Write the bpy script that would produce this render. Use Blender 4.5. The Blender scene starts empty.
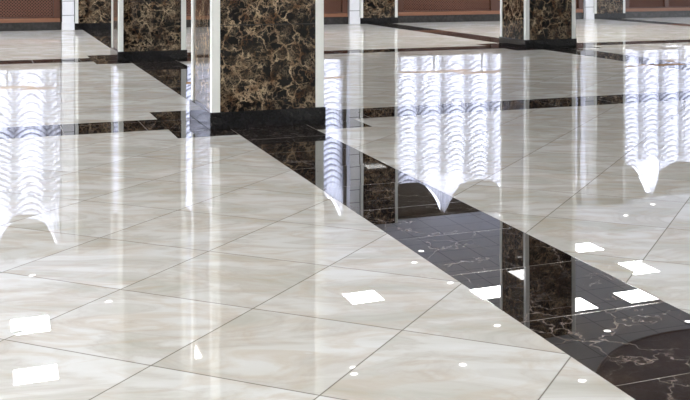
import bpy, bmesh, math, random
from mathutils import Vector, Matrix
random.seed(7)
S = 1.24                                   # metres per eye-height unit: all plan figures below are in eye heights
C = bpy.context.scene.collection
PI = math.pi

# ------------------------------------------------------------------ node helpers
def new_mat(name):
    m = bpy.data.materials.new(name); m.use_nodes = True
    nt = m.node_tree; b = nt.nodes['Principled BSDF']
    return m, nt, b
def nd(nt, kind, **kw):
    n = nt.nodes.new(kind)
    for k, v in kw.items(): setattr(n, k, v)
    return n
def lk(nt, a, b): nt.links.new(a, b)
def math_n(nt, op, a, b=None, c=None):
    n = nd(nt, 'ShaderNodeMath', operation=op)
    for i, v in enumerate((a, b, c)):
        if v is None: continue
        if isinstance(v, (int, float)): n.inputs[i].default_value = v
        else: lk(nt, v, n.inputs[i])
    return n.outputs[0]
def vmath(nt, op, a, b=None, s=None):
    n = nd(nt, 'ShaderNodeVectorMath', operation=op)
    for i, v in enumerate((a, b)):
        if v is None: continue
        if isinstance(v, (tuple, list)): n.inputs[i].default_value = v
        else: lk(nt, v, n.inputs[i])
    if s is not None:
        if isinstance(s, (int, float)): n.inputs['Scale'].default_value = s
        else: lk(nt, s, n.inputs['Scale'])
    return n.outputs['Value'] if op in ('LENGTH', 'DOT_PRODUCT') else n.outputs[0]
def mix(nt, fac, a, b, blend='MIX'):
    n = nd(nt, 'ShaderNodeMix', data_type='RGBA', blend_type=blend)
    for i, v in ((0, fac), (6, a), (7, b)):
        if isinstance(v, (int, float)): n.inputs[i].default_value = v
        elif isinstance(v, (tuple, list)): n.inputs[i].default_value = tuple(v) + (1,) * (4 - len(v))
        else: lk(nt, v, n.inputs[i])
    return n.outputs[2]
def ramp(nt, fac, stops):
    n = nd(nt, 'ShaderNodeValToRGB'); lk(nt, fac, n.inputs[0])
    e = n.color_ramp.elements
    while len(e) < len(stops): e.new(0.5)
    for i, (p, c) in enumerate(stops):
        e[i].position = p
        e[i].color = (c, c, c, 1) if isinstance(c, (int, float)) else tuple(c) + (1,)
    return n.outputs[0]
def noise(nt, vec, scale, detail=3, rough=.5, dist=0, out=0):
    n = nd(nt, 'ShaderNodeTexNoise'); n.inputs['Scale'].default_value = scale
    n.inputs['Detail'].default_value = detail; n.inputs['Roughness'].default_value = rough
    n.inputs['Distortion'].default_value = dist
    lk(nt, vec, n.inputs['Vector']); return n.outputs[out]
def voro(nt, vec, scale, feature='DISTANCE_TO_EDGE'):
    n = nd(nt, 'ShaderNodeTexVoronoi', feature=feature); n.inputs['Scale'].default_value = scale
    lk(nt, vec, n.inputs['Vector']); return n.outputs['Distance']

# ------------------------------------------------------------------ materials
def simple(name, col, rough=.5, metal=0, var=.06, scale=8, ior=1.5):
    m, nt, b = new_mat(name)
    g = nd(nt, 'ShaderNodeNewGeometry').outputs['Position']
    n = noise(nt, g, scale, 4)
    c1 = tuple(max(0, x * (1 - var)) for x in col); c2 = tuple(min(1, x * (1 + var)) for x in col)
    lk(nt, mix(nt, n, c1, c2), b.inputs['Base Color'])
    b.inputs['Roughness'].default_value = rough; b.inputs['Metallic'].default_value = metal
    b.inputs['IOR'].default_value = ior
    return m

def emperador(nt, P, vein=1.0, scale=1.0):
    """dark brown brecciated marble with gold veins; returns colour socket"""
    w1 = noise(nt, P, 3.0 * scale, 5, .65, 0, 1)
    Pd = vmath(nt, 'ADD', P, vmath(nt, 'SCALE', vmath(nt, 'SUBTRACT', w1, (.5, .5, .5)), None, .30 / scale))
    w2 = noise(nt, P, 22 * scale, 4, .7, 0, 1)
    Pe = vmath(nt, 'ADD', Pd, vmath(nt, 'SCALE', vmath(nt, 'SUBTRACT', w2, (.5, .5, .5)), None, .085 / scale))
    e1 = voro(nt, Pe, 6.0 * scale); e2 = voro(nt, Pe, 14 * scale); e3 = voro(nt, Pe, 30 * scale)
    v1 = ramp(nt, e1, [(0, 1), (.016, .6), (.055, 0)])
    v2 = ramp(nt, e2, [(0, .9), (.03, .35), (.085, 0)])
    v3 = ramp(nt, e3, [(0, .75), (.05, .2), (.13, 0)])
    m0 = ramp(nt, noise(nt, P, 3.1 * scale, 4, .6), [(.38, .12), (.52, 1)])
    m1 = ramp(nt, noise(nt, Pd, 3.8 * scale, 3, .6), [(.42, 0), (.56, 1)])
    m2 = ramp(nt, noise(nt, P, 5.5 * scale, 4, .6), [(.48, 0), (.62, 1)])
    vv = math_n(nt, 'MAXIMUM', math_n(nt, 'MULTIPLY', v1, m0), math_n(nt, 'MAXIMUM', math_n(nt, 'MULTIPLY', v2, m1), math_n(nt, 'MULTIPLY', v3, m2)))
    vv = math_n(nt, 'MULTIPLY', vv, vein)
    blotch = noise(nt, Pe, 5.5 * scale, 6, .7)
    base = ramp(nt, blotch, [(.38, (.002, .0018, .002)), (.57, (.005, .004, .004)), (.65, (.024, .013, .008)), (.76, (.12, .07, .034))])
    veincol = mix(nt, ramp(nt, noise(nt, P, 9 * scale, 3), [(.35, 0), (.65, 1)]), (.20, .10, .045), (.80, .60, .38))
    return mix(nt, vv, base, veincol)

def m_column_marble():
    m, nt, b = new_mat('dark_veined_marble')
    P = nd(nt, 'ShaderNodeNewGeometry').outputs['Position']
    col = emperador(nt, P, .85, 1.0)
    # joints between stacked slabs
    sep = nd(nt, 'ShaderNodeSeparateXYZ'); lk(nt, P, sep.inputs[0])
    z = math_n(nt, 'FRACT', math_n(nt, 'DIVIDE', sep.outputs[2], .66 * S))
    j = math_n(nt, 'LESS_THAN', math_n(nt, 'ABSOLUTE', math_n(nt, 'SUBTRACT', z, .985)), .004)
    col = mix(nt, j, col, (.05, .045, .04))
    lk(nt, col, b.inputs['Base Color'])
    b.inputs['Roughness'].default_value = .03; b.inputs['IOR'].default_value = 1.36
    return m

def rot_uv(nt, P, ang):
    r = nd(nt, 'ShaderNodeVectorRotate', rotation_type='Z_AXIS'); lk(nt, P, r.inputs['Vector']); r.inputs['Angle'].default_value = ang
    return r.outputs[0]

T = .4815 * S
def tile_frame(nt, P, ang, offu, offv, size):
    """returns (u,v) in tiles, tile index vector, distance-to-joint (m)"""
    Q = rot_uv(nt, P, ang)
    s = nd(nt, 'ShaderNodeSeparateXYZ'); lk(nt, Q, s.inputs[0])
    u = math_n(nt, 'DIVIDE', math_n(nt, 'SUBTRACT', s.outputs[0], offu), size)
    v = math_n(nt, 'DIVIDE', math_n(nt, 'SUBTRACT', s.outputs[1], offv), size)
    iu = math_n(nt, 'FLOOR', u); iv = math_n(nt, 'FLOOR', v)
    c = nd(nt, 'ShaderNodeCombineXYZ'); lk(nt, iu, c.inputs[0]); lk(nt, iv, c.inputs[1])
    def edge(x, ix):
        f = math_n(nt, 'SUBTRACT', x, ix)
        return math_n(nt, 'MINIMUM', f, math_n(nt, 'SUBTRACT', 1.0, f))
    d = math_n(nt, 'MULTIPLY', math_n(nt, 'MINIMUM', edge(u, iu), edge(v, iv)), size)
    return c.outputs[0], d
def tile_normal(nt, idx, P, amp, wob):
    w = nd(nt, 'ShaderNodeTexWhiteNoise', noise_dimensions='3D'); lk(nt, idx, w.inputs['Vector'])
    t = vmath(nt, 'SCALE', vmath(nt, 'SUBTRACT', w.outputs['Color'], (.5, .5, .5)), None, amp)
    n2 = noise(nt, P, 2.3, 1, .4, 0, 1)
    t2 = vmath(nt, 'SCALE', vmath(nt, 'SUBTRACT', n2, (.5, .5, .5)), None, wob)
    n = vmath(nt, 'ADD', vmath(nt, 'ADD', t, t2), (0, 0, 0))
    n = vmath(nt, 'MULTIPLY', n, (1, 1, 0))
    n = vmath(nt, 'ADD', n, (0, 0, 1))
    return vmath(nt, 'NORMALIZE', n), w.outputs['Color']

def polish(nt, b, nrm, col, rough, ior, k, g_=None):
    """diffuse stone under a clear polish: Fresnel reflection, levelled off towards grazing as on worn polish"""
    fr = nd(nt, 'ShaderNodeFresnel'); fr.inputs['IOR'].default_value = ior; lk(nt, nrm, fr.inputs['Normal'])
    F = fr.outputs[0]
    fac = math_n(nt, 'DIVIDE', F, math_n(nt, 'ADD', 1.0, math_n(nt, 'MULTIPLY', F, k)))
    if g_ is not None: fac = math_n(nt, 'MULTIPLY', fac, math_n(nt, 'SUBTRACT', 1.0, g_))   # unpolished joints
    d = nd(nt, 'ShaderNodeBsdfDiffuse'); g = nd(nt, 'ShaderNodeBsdfGlossy'); mx = nd(nt, 'ShaderNodeMixShader')
    lk(nt, col, d.inputs['Color']); lk(nt, rough, g.inputs['Roughness']); lk(nt, nrm, g.inputs['Normal'])
    g.inputs['Color'].default_value = (1, 1, 1, 1)
    lk(nt, fac, mx.inputs[0]); lk(nt, d.outputs[0], mx.inputs[1]); lk(nt, g.outputs[0], mx.inputs[2])
    out = [n for n in nt.nodes if n.type == 'OUTPUT_MATERIAL'][0]
    lk(nt, mx.outputs[0], out.inputs['Surface']); nt.nodes.remove(b)
def m_floor_light():
    m, nt, b = new_mat('polished_cream_onyx_tile')
    P = nd(nt, 'ShaderNodeNewGeometry').outputs['Position']
    # rotating by +45 deg: x' = (x - y)/sqrt2 , y' = (x + y)/sqrt2
    idx, d = tile_frame(nt, P, PI / 4, -1.653 * S, 2.176 * S, T)
    nrm, rnd = tile_normal(nt, idx, P, .0042, .0008)
    PP = vmath(nt, 'ADD', P, vmath(nt, 'SCALE', rnd, None, 17.0))
    Q = rot_uv(nt, PP, .42)
    Qs = vmath(nt, 'MULTIPLY', Q, (1.0, 2.1, 1.0))
    a = noise(nt, Qs, 1.5, 6, .56, 1.0)
    c2 = noise(nt, Qs, 2.6, 5, .58, 1.6)
    base = ramp(nt, a, [(.24, (.46, .43, .36)), (.40, (.60, .585, .53)), (.52, (.72, .71, .67)), (.70, (.80, .80, .785))])
    warm = ramp(nt, c2, [(.47, 0), (.64, .5), (.72, .10)])
    col = mix(nt, warm, base, (.58, .47, .35))
    thin = ramp(nt, math_n(nt, 'ABSOLUTE', math_n(nt, 'SUBTRACT', noise(nt, Qs, 1.5, 6, .6, 1.1), .5)), [(0, .28), (.02, .15), (.06, 0)])
    col = mix(nt, thin, col, (.44, .37, .32))
    sepr = nd(nt, 'ShaderNodeSeparateXYZ'); lk(nt, rnd, sepr.inputs[0])
    col = mix(nt, math_n(nt, 'MULTIPLY', sepr.outputs[2], .16), col, (.52, .50, .42))
    g = ramp(nt, d, [(0, 1), (.0024, 1), (.0040, 0)])
    col = mix(nt, g, col, (.10, .08, .06))
    polish(nt, b, nrm, col, math_n(nt, 'ADD', .004, math_n(nt, 'MULTIPLY', g, .0)), FLOOR_IOR, .5, g)
    return m
def m_floor_dark():
    m, nt, b = new_mat('polished_dark_marble_inlay')
    P = nd(nt, 'ShaderNodeNewGeometry').outputs['Position']
    idx, d = tile_frame(nt, P, 0, (1.626 - .245) * S, 3.13 * S, .49 * S)
    nrm, rnd = tile_normal(nt, idx, P, .0036, .0010)
    PP = vmath(nt, 'ADD', P, vmath(nt, 'SCALE', rnd, None, 9.0))
    col0 = emperador(nt, PP, .16, .8)
    # long pale cracks
    w = noise(nt, PP, 2.2, 4, .6, 0, 1)
    w3 = noise(nt, PP, 18, 3, .6, 0, 1)
    Pd = vmath(nt, 'ADD', vmath(nt, 'ADD', PP, vmath(nt, 'SCALE', vmath(nt, 'SUBTRACT', w, (.5, .5, .5)), None, .45)), vmath(nt, 'SCALE', vmath(nt, 'SUBTRACT', w3, (.5, .5, .5)), None, .07))
    cr = ramp(nt, voro(nt, Pd, 3.4), [(0, .55), (.007, .22), (.03, 0)])
    cr = math_n(nt, 'MULTIPLY', cr, ramp(nt, noise(nt, PP, 2.0, 2), [(.36, .1), (.56, 1)]))
    col = mix(nt, cr, mix(nt, .45, col0, (.018, .013, .012)), (.38, .31, .27))
    g = ramp(nt, d, [(0, 1), (.0016, 1), (.003, 0)])
    col = mix(nt, math_n(nt, 'MULTIPLY', g, .8), col, (.22, .17, .13))
    polish(nt, b, nrm, col, math_n(nt, 'ADD', .004, math_n(nt, 'MULTIPLY', g, .4)), DARK_IOR, .7)
    return m
def m_ceiling():
    m, nt, b = new_mat('white_ceiling_panels')
    P = nd(nt, 'ShaderNodeNewGeometry').outputs['Position']
    idx, d = tile_frame(nt, P, 0, .17 * S, 12.63 * S, .5575 * S)
    g = ramp(nt, d, [(0, 1), (.004, .9), (.007, 0)])
    n = noise(nt, P, 30, 3)
    col = mix(nt, n, (.62, .64, .69), (.68, .70, .75))
    col = mix(nt, g, col, (.16, .16, .18))
    lk(nt, col, b.inputs['Base Color']); b.inputs['Roughness'].default_value = .8
    return m
def m_emit(name, col, strength):
    m, nt, b = new_mat(name)
    b.inputs['Base Color'].default_value = tuple(col) + (1,)
    b.inputs['Emission Color'].default_value = tuple(col) + (1,)
    b.inputs['Emission Strength'].default_value = strength
    return m
def m_wood(name, c1, c2, rough=.3):
    m, nt, b = new_mat(name)
    P = nd(nt, 'ShaderNodeNewGeometry').outputs['Position']
    Q = vmath(nt, 'MULTIPLY', P, (2.0, 2.0, 26.0))
    n = noise(nt, Q, 2.5, 5, .6, 1.2)
    lk(nt, mix(nt, n, c1, c2), b.inputs['Base Color']); b.inputs['Roughness'].default_value = rough
    return m
def m_fabric():
    m = bpy.data.materials.new('white_sheer_fabric'); m.use_nodes = True
    nt = m.node_tree; nt.nodes.clear()
    P = nd(nt, 'ShaderNodeNewGeometry').outputs['Position']
    n = noise(nt, P, 60, 2)
    col = mix(nt, n, (.86, .87, .95), (.93, .94, 1.0))
    at = nd(nt, 'ShaderNodeAttribute', attribute_name='layers')      # gathered cloth layers, with fold shade painted in
    tr = math_n(nt, 'POWER', .42, at.outputs['Fac'])
    tcol = vmath(nt, 'SCALE', col, None, tr)
    d = nd(nt, 'ShaderNodeBsdfDiffuse'); t = nd(nt, 'ShaderNodeBsdfTranslucent'); mx = nd(nt, 'ShaderNodeMixShader')
    lk(nt, col, d.inputs[0]); lk(nt, tcol, t.inputs[0]); mx.inputs[0].default_value = .55
    lk(nt, d.outputs[0], mx.inputs[1]); lk(nt, t.outputs[0], mx.inputs[2])
    o = nd(nt, 'ShaderNodeOutputMaterial'); lk(nt, mx.outputs[0], o.inputs[0])
    return m
FLOOR_IOR = 1.75; DARK_IOR = 2.0
M = dict(
    column=m_column_marble(), floor=m_floor_light(), inlay=m_floor_dark(), ceiling=m_ceiling(),
    trim=simple('cream_stone_trim', (.86, .87, .83), .25, var=.03),
    skirt=simple('black_granite', (.010, .010, .011), .06, var=.7, scale=60, ior=1.42),
    base=simple('speckled_black_marble', (.035, .032, .031), .1, var=.95, scale=16),
    wall=simple('taupe_wall_paint', (.12, .10, .075), .6, var=.08, scale=3),
    plaster=simple('cream_wall_plaster', (.52, .51, .48), .7, var=.03),
    sill=simple('pale_stone_sill', (.55, .51, .46), .3),
    white=simple('white_gloss_paint', (.93, .94, .98), .2, var=.01),
    joint=simple('dark_joint_sealant', (.10, .10, .13), .6),
    frame=simple('grey_window_frame', (.42, .43, .45), .4),
    lattice=m_wood('woven_brown_lattice', (.14, .055, .034), (.22, .095, .06), .45),
    rail=m_wood('reddish_brown_wood', (.07, .026, .016), (.12, .048, .028), .3),
    rail_light=m_wood('warm_brown_wood', (.20, .085, .045), (.33, .15, .08), .3),
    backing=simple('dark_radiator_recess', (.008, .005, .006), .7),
    orange=m_wood('golden_oak_wood', (.62, .34, .14), (.80, .50, .25), .35),
    fabric=m_fabric(), metal=simple('white_lamp_metal', (.8, .8, .8), .3),
    darkwood=m_wood('dark_walnut_wood', (.07, .038, .026), (.16, .09, .06), .4),
    day=m_emit('daylight_glass', (.84, .88, 1.0), 3.6),
    panel=m_emit('panel_light', (1, .995, .97), 40.0),
    spot=m_emit('downlight_lens', (1, .98, .94), 9.0),
)

# ------------------------------------------------------------------ mesh helpers
def box(bm, x0, x1, y0, y1, z0, z1):
    vs = [bm.verts.new((x * S, y * S, z * S)) for z in (z0, z1) for x, y in ((x0, y0), (x1, y0), (x1, y1), (x0, y1))]
    for f in ((0, 3, 2, 1), (4, 5, 6, 7), (0, 1, 5, 4), (1, 2, 6, 5), (2, 3, 7, 6), (3, 0, 4, 7)):
        bm.faces.new([vs[i] for i in f])
def cyl(bm, x, y, r, z0, z1, n=24, r2=None):
    r2 = r if r2 is None else r2
    a = [bm.verts.new(((x + r * math.cos(2 * PI * i / n)) * S, (y + r * math.sin(2 * PI * i / n)) * S, z0 * S)) for i in range(n)]
    b = [bm.verts.new(((x + r2 * math.cos(2 * PI * i / n)) * S, (y + r2 * math.sin(2 * PI * i / n)) * S, z1 * S)) for i in range(n)]
    bm.faces.new(a[::-1]); bm.faces.new(b)
    for i in range(n): bm.faces.new((a[i], a[(i + 1) % n], b[(i + 1) % n], b[i]))
def obj(name, bm, mat, parent=None, bevel=0, smooth=False):
    bmesh.ops.recalc_face_normals(bm, faces=bm.faces)
    me = bpy.data.meshes.new(name); bm.to_mesh(me); bm.free()
    me.materials.append(mat)
    if smooth:
        for p in me.polygons: p.use_smooth = True
    o = bpy.data.objects.new(name, me); C.objects.link(o)
    if parent: o.parent = parent
    if bevel:
        md = o.modifiers.new('bevel', 'BEVEL'); md.width = bevel; md.segments = 2; md.limit_method = 'ANGLE'
    return o
def bx(name, dims, mat, parent=None, bevel=0):
    bm = bmesh.new(); box(bm, *dims); return obj(name, bm, mat, parent, bevel)
def thing(name, label, cat, loc, group=None):
    o = bpy.data.objects.new(name, None); C.objects.link(o)
    o.location = Vector(loc) * S; o.empty_display_size = .1
    tag(o, label, cat, group); return o
def tag(o, label, cat, group=None):
    o['label'] = label; o['category'] = cat
    if group: o['group'] = group
def struct(o): o['kind'] = 'structure'; return o
def dup(root, loc, label, group=None):
    r = root.copy(); C.objects.link(r); r.location = Vector(loc) * S; r['label'] = label
    if group: r['group'] = group
    for ch in list(root.children):
        c = ch.copy(); C.objects.link(c); c.parent = r
        for g in list(ch.children):
            d = g.copy(); C.objects.link(d); d.parent = c
    return r

# ------------------------------------------------------------------ plan
CX = [-3.35, 1.626, 6.605, 11.58, 16.56]           # column lines
R1, R2, WALL = 6.9, 12.13, 18.43                   # rows and far wall face
CEIL = 3.72
XL, XR, YN = -9.0, 22.0, -5.0

# floor: light field and dark inlays as an exact plan grid
xs = {XL, XR}; ys = {YN, WALL}
for c in CX:
    for a in (-.61, -.245, .245, .61): xs.add(c + a)
for c in (R1, R2):
    for a in (-.61, -.24, .24, .61): ys.add(c + a)
xs = sorted(xs); ys = sorted(ys)
def is_dark(x, y):
    inx = any(abs(x - c) < .245 for c in CX); iny = any(abs(y - c) < .24 for c in (R1, R2))
    node = any(abs(x - c) < .61 for c in CX) and any(abs(y - c) < .61 for c in (R1, R2))
    return inx or iny or node
def floor_part(dark):
    bm = bmesh.new(); vs = {}
    def V(x, y):
        k = (round(x, 5), round(y, 5))
        if k not in vs: vs[k] = bm.verts.new((x * S, y * S, 0))
        return vs[k]
    for i in range(len(xs) - 1):
        for j in range(len(ys) - 1):
            if is_dark((xs[i] + xs[i + 1]) / 2, (ys[j] + ys[j + 1]) / 2) == dark:
                bm.faces.new((V(xs[i], ys[j]), V(xs[i + 1], ys[j]), V(xs[i + 1], ys[j + 1]), V(xs[i], ys[j + 1])))
    return bm
fl = obj('floor', floor_part(False), M['floor']); struct(fl)
tr = obj('trim_1', floor_part(True), M['inlay']); struct(tr)
struct(bx('ceiling', (XL, XR, YN, WALL + .25, CEIL, CEIL + .15), M['ceiling']))

# far wall: below the windows, above them, and piers behind the pilasters
WB, WT = .61, 3.69                                 # window sill and head
wins = []                                          # (x0, x1) window openings, one per bay
bm = bmesh.new()
box(bm, XL, XR, WALL, WALL + .25, 0, WB)
box(bm, XL, XR, WALL, WALL + .25, WT, CEIL)
prev = XL
for c in CX:
    wins.append((prev, c - .60)); box(bm, c - .60, c + .43, WALL, WALL + .25, WB, WT); prev = c + .43
wins.append((prev, XR))
struct(obj('wall_far', bm, M['wall']))
for i, (a, b) in enumerate(wins):
    w = struct(bx('window_%d' % (i + 1), (a, b, WALL + .19, WALL + .2, WB, WT), M['day']))
    fb = bmesh.new()
    box(fb, a, b, WALL + .13, WALL + .18, WB, WB + .04); box(fb, a, b, WALL + .13, WALL + .18, WT - .04, WT)
    n = max(2, round((b - a) / 1.0))
    for k in range(n + 1):
        x = a + (b - a) * k / n
        x = min(max(x, a + .02), b - .02)
        box(fb, x - .02, x + .02, WALL + .13, WALL + .18, WB + .04, WT - .04)
    obj('window_frame', fb, M['frame'], w)
    sb = bmesh.new(); box(sb, a, b, WALL - .17, WALL + .12, WB, WB + .025); obj('window_sill', sb, M['sill'], w, .004)
# granite plinth along the wall, one run per bay
runs = []
p = XL
for i, c in enumerate(CX):
    runs.append((p, c - .372 - .2)); p = c + .372
runs.append((p, XR))
for i, (a, b) in enumerate(runs):
    pl = bx('baseboard_%d' % (i + 1), (a, b, WALL - .15, WALL, 0, .135), M['base'])
    struct(pl)

struct(bx('wall_back', (XL, XR, YN - .2, YN, 0, CEIL), M['plaster']))
# ------------------------------------------------------------------ free standing columns
def make_column(label, x, y, z1=CEIL):
    t = thing('marble_column', label, 'column', (x, y, 0), None)
    h = .36
    bx('shaft', (-h + .006, h - .006, -h + .006, h - .006, .1, z1), M['column'], t)
    for sx in (-1, 1):
        for sy in (-1, 1):
            xa, xb = sorted((sx * (h + .004), sx * (h - .050))); ya, yb = sorted((sy * (h + .004), sy * (h - .050)))
            o = bx('corner_trim', (xa, xb, ya, yb, .105, z1), M['trim'], t, .003)
    k = .374
    bx('plinth', (-k, k, -k, k, 0, .108), M['skirt'], t, .004)
    return t
c1 = make_column('large dark marble column with cream corner strips, nearest and widest of the columns', CX[1], R1)
dup(c1, (CX[1], R2, 0), 'dark marble column left of and behind the widest column, second from the left')
dup(c1, (CX[2], R2, 0), 'dark marble column on the right of the hall showing two marble faces')

# wall pilasters with a white boxed casing to their left
PF = 18.2
def make_pilaster(label, x):
    t = thing('wall_pilaster', label, 'pilaster', (x, PF + .115, 0), None)
    h, d = .362, .115
    bx('shaft', (-h + .006, h - .006, -d + .006, d, .1, CEIL), M['column'], t)
    for sx in (-1, 1):
        xa, xb = sorted((sx * (h + .004), sx * (h - .050)))
        bx('corner_trim', (xa, xb, -d, d, .105, CEIL), M['trim'], t, .003)
    bx('plinth', (-.372, .372, -d - .008, d, 0, .11), M['skirt'], t, .003)
    return t
PL = {1: 'dark marble wall pilaster at far left, between white casing and second column',
      2: 'dark marble wall pilaster in the centre background right of the widest column',
      3: 'dark marble wall pilaster far right, between a two-faced column and reddish grille'}
CL = {1: 'narrow glossy white casing beside the far left wall pilaster, next to brown lattice',
      2: 'narrow glossy white casing left of the centre background pilaster',
      3: 'narrow glossy white casing half hidden right of the two-faced marble column'}
first = None; firstc = None
for i in (1, 2, 3):
    p = make_pilaster(PL[i], CX[i]) if first is None else dup(first, (CX[i], PF + .115, 0), PL[i])
    first = first or p
    xc = CX[i] - .372 - .1
    if firstc is None:
        t = thing('pipe_casing', CL[i], 'casing', (xc, PF + .09, 0), None)
        bx('casing_shaft', (-.093, .093, -.08, .125, .13, CEIL), M['white'], t, .004)
        bx('base_block', (-.099, .099, -.1, .125, 0, .13), M['white'], t, .006)
        for k in range(1, 16): bx('joint_strip', (-.0945, .0945, -.0815, -.05, .235 * k + .005, .235 * k + .013), M['joint'], t)
        firstc = t
    else: dup(firstc, (xc, PF + .09, 0), CL[i])

# ------------------------------------------------------------------ lattice radiator grilles under the windows
def make_grille(label, a, b, mull):
    t = thing('radiator_grille', label, 'radiator cover', ((a + b) / 2, WALL - .155, .135), 'wooden lattice covers under the windows')
    x0, x1 = a - (a + b) / 2, b - (a + b) / 2; z1 = WB - .135
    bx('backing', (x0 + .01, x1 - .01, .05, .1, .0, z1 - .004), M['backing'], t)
    bx('bottom_rail', (x0, x1, -.03, .05, 0, .065), M['rail_light'], t, .004)
    bx('base_strip', (x0, x1, -.024, .05, .065, .085), M['rail'], t)
    bx('top_rail', (x0, x1, -.03, .05, z1 - .09, z1 - .003), M['rail'], t, .004)
    st = [x0 + .05, x1 - .05] + [m - (a + b) / 2 for m in mull]
    for x in st:
        bx('stile', (x - .05, x + .05, -.028, .05, .085, z1 - .09), M['rail'], t, .003)
    # crossed strips, clipped to the opening
    st = sorted(st); lb = bmesh.new()
    zb, zt = .085, z1 - .09; step = .050; w = .0105
    for k in range(len(st) - 1):
        xa, xb = st[k] + .05, st[k + 1] - .05
        if xb - xa < .1: continue
        for sgn, yy in ((1, .012), (-1, .024)):
            c = xa - (zt - zb) if sgn > 0 else xa
            end = xb if sgn > 0 else xb + (zt - zb)
            while c < end:
                # line x = c + sgn*(z-zb)
                pts = []
                for z in (zb, zt):
                    pts.append((c + sgn * (z - zb), z))
                def clip(p, q):
                    (xp, zp), (xq, zq) = p, q
                    r = []
                    for (xx, zz) in (p, q):
                        if xx < xa: zz = zb + (xa - c) * sgn; xx = xa
                        if xx > xb: zz = zb + (xb - c) * sgn; xx = xb
                        r.append((xx, zz))
                    return r
                (xp, zp), (xq, zq) = clip(*pts)
                if abs(zq - zp) > .01:
                    v = [lb.verts.new((x * S, yy * S, z * S)) for x, z in ((xp - w, zp), (xp + w, zp), (xq + w, zq), (xq - w, zq))]
                    u = [lb.verts.new((x * S, (yy + .01) * S, z * S)) for x, z in ((xp - w, zp), (xp + w, zp), (xq + w, zq), (xq - w, zq))]
                    lb.faces.new(v); lb.faces.new(u[::-1])
                    for q in range(4): lb.faces.new((v[q], u[q], u[(q + 1) % 4], v[(q + 1) % 4]))
                c += step
    obj('lattice', lb, M['lattice'], t)
    return t
make_grille('brown lattice radiator cover at the far left edge of the hall', -2.75, 1.03, [-.9])
make_grille('brown lattice radiator cover behind, seen between the two left columns and white strip', 2.02, 6.01, [4.0, 5.05])
make_grille('reddish brown lattice radiator cover between the centre pilaster and the two-faced column', 7.0, 9.02, [])
make_grille('reddish brown lattice radiator cover hidden mostly behind the two-faced column', 9.02, 10.98, [])
make_grille('reddish brown panelled radiator cover at the far right edge', 11.97, 15.9, [12.99, 13.95])

# ------------------------------------------------------------------ guard rail in front of each window
def make_rail(label, a, b, posts):
    t = thing('guard_rail', label, 'rail', ((a + b) / 2, WALL - .125, WB + .026), 'golden wooden rails on the sills')
    m = (a + b) / 2
    bx('handrail', (a - m, b - m, -.015, .015, .30, .335), M['orange'], t, .004)
    for x in posts: bx('post', (x - m - .014, x - m + .014, -.012, .012, 0, .30), M['frame'], t)
make_rail('golden wooden rail on grey posts reflected in the floor at far left', -2.7, 1.03, [-2.6, -1.3, .22, 1.0])
make_rail('golden wooden rail on grey posts below the curtains behind the widest column', 2.05, 5.98, [2.1, 3.1, 4.1, 5.1, 5.9])
make_rail('golden wooden rail on grey posts reflected in the floor at the centre', 7.03, 10.9, [7.05, 7.746, 8.754, 9.75, 10.85])
make_rail('golden wooden rail on grey posts reflected in the floor at far right', 11.98, 15.9, [12.0, 12.42, 13.44, 14.4, 15.85])

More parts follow.
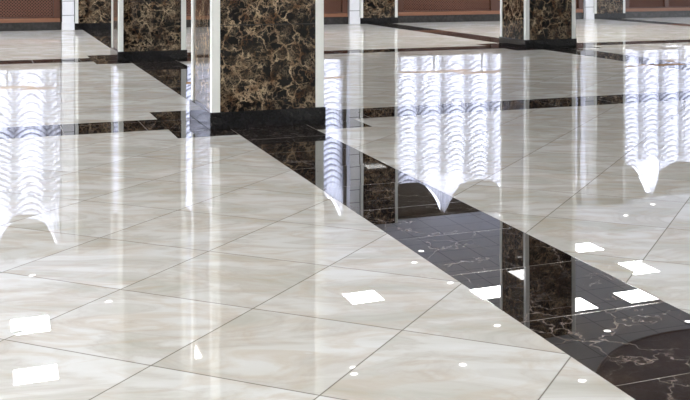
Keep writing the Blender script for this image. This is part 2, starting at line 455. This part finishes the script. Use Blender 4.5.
# ------------------------------------------------------------------ ruched curtains: rounded bundles with stacked swags, top hung from points at the ceiling
def make_curtain(label, x0, x1, centre, half, cols0):
    """x0..x1 panel; top edge dips at `centre`, peaks at centre +- half; bundle centres at cols0 + .5*k"""
    dx, dz = .0125, .0125
    bm = bmesh.new(); grid = []; cloth_shade = bm.verts.layers.float.new('layers')
    nx = max(2, round((x1 - x0) / dx)); z0 = WB + .03
    nz = round((3.7 - z0) / dz)
    for i in range(nx + 1):
        x = x0 + (x1 - x0) * i / nx
        tt = min(1, abs(x - centre) / half)
        top = 3.06 + (3.70 - 3.06) * tt ** 2.7
        ph = ((x - cols0) / .5) % 1.0
        ph = ph - 1 if ph > .5 else ph               # -0.5..0.5, 0 at the bundle centre
        bulge = math.cos(PI * ph) ** .8 if abs(ph) < .5 else 0
        row = []
        kcol = round((x - cols0) / .5)
        for j in range(nz + 1):
            z = z0 + (top - z0) * j / nz
            arc = z - .18 * (abs(ph) * 2) ** 1.8      # swag: low in the middle, rising to the gathers
            f = (arc / .102 + .23 * math.sin(kcol * 2.3) + .35 * math.sin(z * 3.1 + kcol)) % 1.0
            saw = (1 - f) ** 1.4 * min(1, f * 6)
            flat = min(1, max(0, (z - z0) / .08))     # plain gathered hem at the bottom
            topf = min(1, max(0, (3.02 - z) / .35)) if tt > .5 else 1
            y = WALL + .085 - .10 * bulge - .075 * saw * (.35 + .65 * bulge) * flat * topf
            y += .012 * math.sin(x * 95 + 3 * math.sin(z * 2)) * (1 - .6 * bulge)
            v = bm.verts.new((x * S, (y) * S, z * S))
            fold = max(0, 1 - abs(f - .08) / .17) * flat * topf
            v[cloth_shade] = 1.9 * (1 - bulge) ** 1.4 + 2.6 * fold ** 1.2 + .3 * max(0, math.sin(x * 95 + 3 * math.sin(z * 2))) * (1.2 - bulge) + (0 if topf > .5 else 0)  # shade of gathers and fold lines put into the cloth's transmission
            if z > 2.9: v[cloth_shade] *= max(.12, 1 - (z - 2.9) / .25)  # hanging points made brighter by thinning the painted shade
            row.append(v)
        grid.append(row)
    for i in range(nx):
        for j in range(nz):
            bm.faces.new((grid[i][j], grid[i + 1][j], grid[i + 1][j + 1], grid[i][j + 1]))
    o = obj('festoon_curtain', bm, M['fabric'], None, 0, True)
    tag(o, label, 'curtain', 'white ruched curtains at the far windows')
    # added daylight-blocking pelmet filling the head of the window behind the curtain's dipping top edge
    pb = bmesh.new(); n = 40; fr = []
    for i in range(n + 1):
        x = x0 + (x1 - x0) * i / n; tt = min(1, abs(x - centre) / half)
        zz = min(3.68, 3.03 + (3.82 - 3.03) * tt ** 2.7)
        fr.append([pb.verts.new((x * S, (WALL + yy) * S, z * S)) for yy, z in ((.105, zz), (.125, zz), (.125, 3.69), (.105, 3.69))])
    pb.faces.new(fr[0]); pb.faces.new(fr[-1][::-1])
    for i in range(n):
        for k in range(4): pb.faces.new((fr[i][k], fr[i][(k + 1) % 4], fr[i + 1][(k + 1) % 4], fr[i + 1][k]))
    p = obj('window_pelmet', pb, M['wall'])
    tag(p, label.replace('white ruched curtain', 'added dark daylight-blocking pelmet').replace(' in the floor', ''), 'pelmet', 'added daylight-blocking boards above the curtains')
    return o
make_curtain('white ruched curtain reflected in the floor at the far left edge', -1.2, 0.0, -.6, .6, .082)
make_curtain('white ruched curtain reflected in the floor at far left, beside the white casing', .0, 1.045, .52, .525, .082)
make_curtain('white ruched curtain reflected between the two left columns', 2.05, 3.5, 2.75, .75, 2.25)
make_curtain('white ruched curtain hidden behind the widest column', 3.5, 4.6, 4.25, .75, 2.25)
make_curtain('white ruched curtain reflected right of the widest column, beside the casing', 4.6, 6.02, 5.3, .7, 2.25)
make_curtain('white ruched curtain reflected in the centre, left of the hanging point', 7.03, 8.036, 7.25, .786, 7.256)
make_curtain('white ruched curtain reflected in the centre, right of the hanging point', 8.036, 9.55, 8.80, .765, 7.256)
make_curtain('white ruched curtain hidden behind the two-faced column', 9.55, 10.99, 10.3, .78, 7.256)
make_curtain('white ruched curtain reflected at far right, left of the hanging point', 11.95, 12.734, 11.95, .785, 12.234)
make_curtain('white ruched curtain reflected at the far right edge', 12.734, 14.3, 13.52, .785, 12.234)
make_curtain('white ruched curtain beyond the right edge of the photograph', 14.3, 15.9, 15.1, .8, 12.234)

# ------------------------------------------------------------------ ceiling lights
def make_panel(label, x, y):
    t = thing('ceiling_light', label, 'ceiling light', (x, y, CEIL), 'square light panels')
    h = .258; fb = bmesh.new()
    for d in ((-h, h, -h, -h + .02), (-h, h, h - .02, h), (-h, -h + .02, -h + .02, h - .02), (h - .02, h, -h + .02, h - .02)):
        box(fb, *d, -.012, -.0005)
    obj('frame', fb, M['metal'], t)
    bx('diffuser', (-h + .021, h - .021, -h + .021, h - .021, -.008, -.001), M['panel'], t)
    return t
g = .5575
cells = [((.18 + .73) / 2, 14.75, 'square ceiling panel mirrored at left, upper of the two left squares'),
         ((.17 + .73) / 2, 12.91, 'square ceiling panel mirrored in the bottom left corner'),
         (4.915, 14.22, 'square ceiling panel mirrored as a lone diamond right of the widest column'),
         (6.68, 13.62, 'square ceiling panel mirrored just left of the two-faced column reflection'),
         (7.48, 12.66, 'square ceiling panel mirrored in the dark band just right of the column reflection'),
         (8.50, 12.67, 'square ceiling panel mirrored across the right edge of the dark band'),
         (9.37, 13.90, 'square ceiling panel mirrored on the cream tiles right of the dark band'),
         (9.20, 15.25, 'square ceiling panel mirrored beside the right column edge, farthest of the right ones')]
p0 = None
for x, y, l in cells:
    if p0 is None: p0 = make_panel(l, x, y)
    else: dup(p0, (x, y, CEIL), l)
# panels added outside the mirrored field to brighten the hall
extra = [(x, y) for x in (-7.4, -5.6, -3.8, -2.0, 6.4, 8.2) for y in (-4.2, -2.8, -1.4, 0)] + [(x, y) for x in (-3.2, -5.4, -7.6) for y in (3, 6, 9, 12)]
for i, (x, y) in enumerate(extra):
    dup(p0, (x, y, CEIL), 'square ceiling panel added out of view to brighten the hall')

def make_spot(label, x, y):
    t = thing('downlight', label, 'ceiling spotlight', (x, y, CEIL), 'round recessed spotlights')
    b1 = bmesh.new(); n = 20
    ra = [(.060, -.0005), (.058, -.012), (.045, -.010), (.043, -.0005)]
    rings = [[b1.verts.new((r * S * math.cos(2 * PI * i / n), r * S * math.sin(2 * PI * i / n), z * S)) for i in range(n)] for r, z in ra]
    for k in range(3):
        for i in range(n): b1.faces.new((rings[k][i], rings[k][(i + 1) % n], rings[k + 1][(i + 1) % n], rings[k + 1][i]))
    obj('trim_ring', b1, M['metal'], t, 0, True)
    b2 = bmesh.new(); cyl(b2, 0, 0, .042, -.009, -.001, 20); obj('lens', b2, M['spot'], t)
    return t
spots = [(12.27, 17.75, 'beside the far right curtain point'), (11.25, 17.16, 'right of the two-faced column reflection'),
         (11.44, 16.0, 'near the right edge of the floor'), (9.2, 17.22, 'on the column reflection, upper one'),
         (9.04, 18.05, 'near the centre curtain bottom'), (6.59, 16.1, 'at the left edge of the dark band, upper one'),
         (6.23, 15.53, 'on cream tile left of the dark band'), (6.35, 14.38, 'at a tile joint left of the dark band'),
         (4.57, 15.15, 'above the lone diamond light'), (3.93, 11.7, 'low in the middle beside the widest column'),
         (7.38, 11.67, 'in the dark band right of the column reflection'), (8.59, 11.59, 'in the dark band at the right edge'),
         (6.23, 10.4, 'in the bottom right on cream tile'), (.56, 17.04, 'at left below the curtain'),
         (1.52, 15.48, 'on the left near a tile joint crossing'), (6.15, 12.36, 'on cream tile below the column reflection'),
         (5.23, 11.48, 'on cream tile at bottom centre')]
s0 = None
for x, y, l in spots:
    l = 'small round white ceiling spotlight mirrored ' + l
    if s0 is None: s0 = make_spot(l, x, y)
    else: dup(s0, (x, y, CEIL), l)

# dark round ceiling medallion mirrored low in the dark band
t = thing('ceiling_medallion', 'large dark round timber ceiling medallion mirrored in the bottom right of the dark band', 'ceiling medallion', (8.15, 9.2, CEIL))
b = bmesh.new(); cyl(b, 0, 0, 2.08, -.03, -.001, 72); obj('disc', b, M['darkwood'], t)
b = bmesh.new(); n = 72
prof = [(2.11, -.001), (2.11, -.036), (2.08, -.040), (2.06, -.031)]
rings = [[b.verts.new((r * S * math.cos(2 * PI * i / n), r * S * math.sin(2 * PI * i / n), z * S)) for i in range(n)] for r, z in prof]
for k in range(3):
    for i in range(n): b.faces.new((rings[k][i], rings[k][(i + 1) % n], rings[k + 1][(i + 1) % n], rings[k + 1][i]))
obj('rim', b, M['darkwood'], t, 0, True)

# ------------------------------------------------------------------ world: open to bright daylight behind and beside the viewer
w = bpy.data.worlds.new('daylight'); bpy.context.scene.world = w; w.use_nodes = True
bg = w.node_tree.nodes['Background']; bg.inputs[0].default_value = (.89, .93, 1.0, 1); bg.inputs[1].default_value = 2.2

# ------------------------------------------------------------------ camera
cam = bpy.data.cameras.new('camera'); co = bpy.data.objects.new('camera', cam); C.objects.link(co)
co.location = (0, 0, S); co.rotation_euler = (PI / 2, 0, -.3902)
cam.sensor_width = 36; cam.lens = 1047.35 / 690 * 36
cam.shift_x = (345 - 423.3) / 690; cam.shift_y = -(200 + 30.5) / 690
cam.clip_start = .05; cam.clip_end = 200
sc = bpy.context.scene; sc.camera = co
sc.view_settings.view_transform = 'Standard'; sc.view_settings.look = 'None'
sc.view_settings.gamma = 1; sc.cycles.caustics_reflective = False
sc.view_settings.exposure = .52; sc.view_settings.use_curve_mapping = False
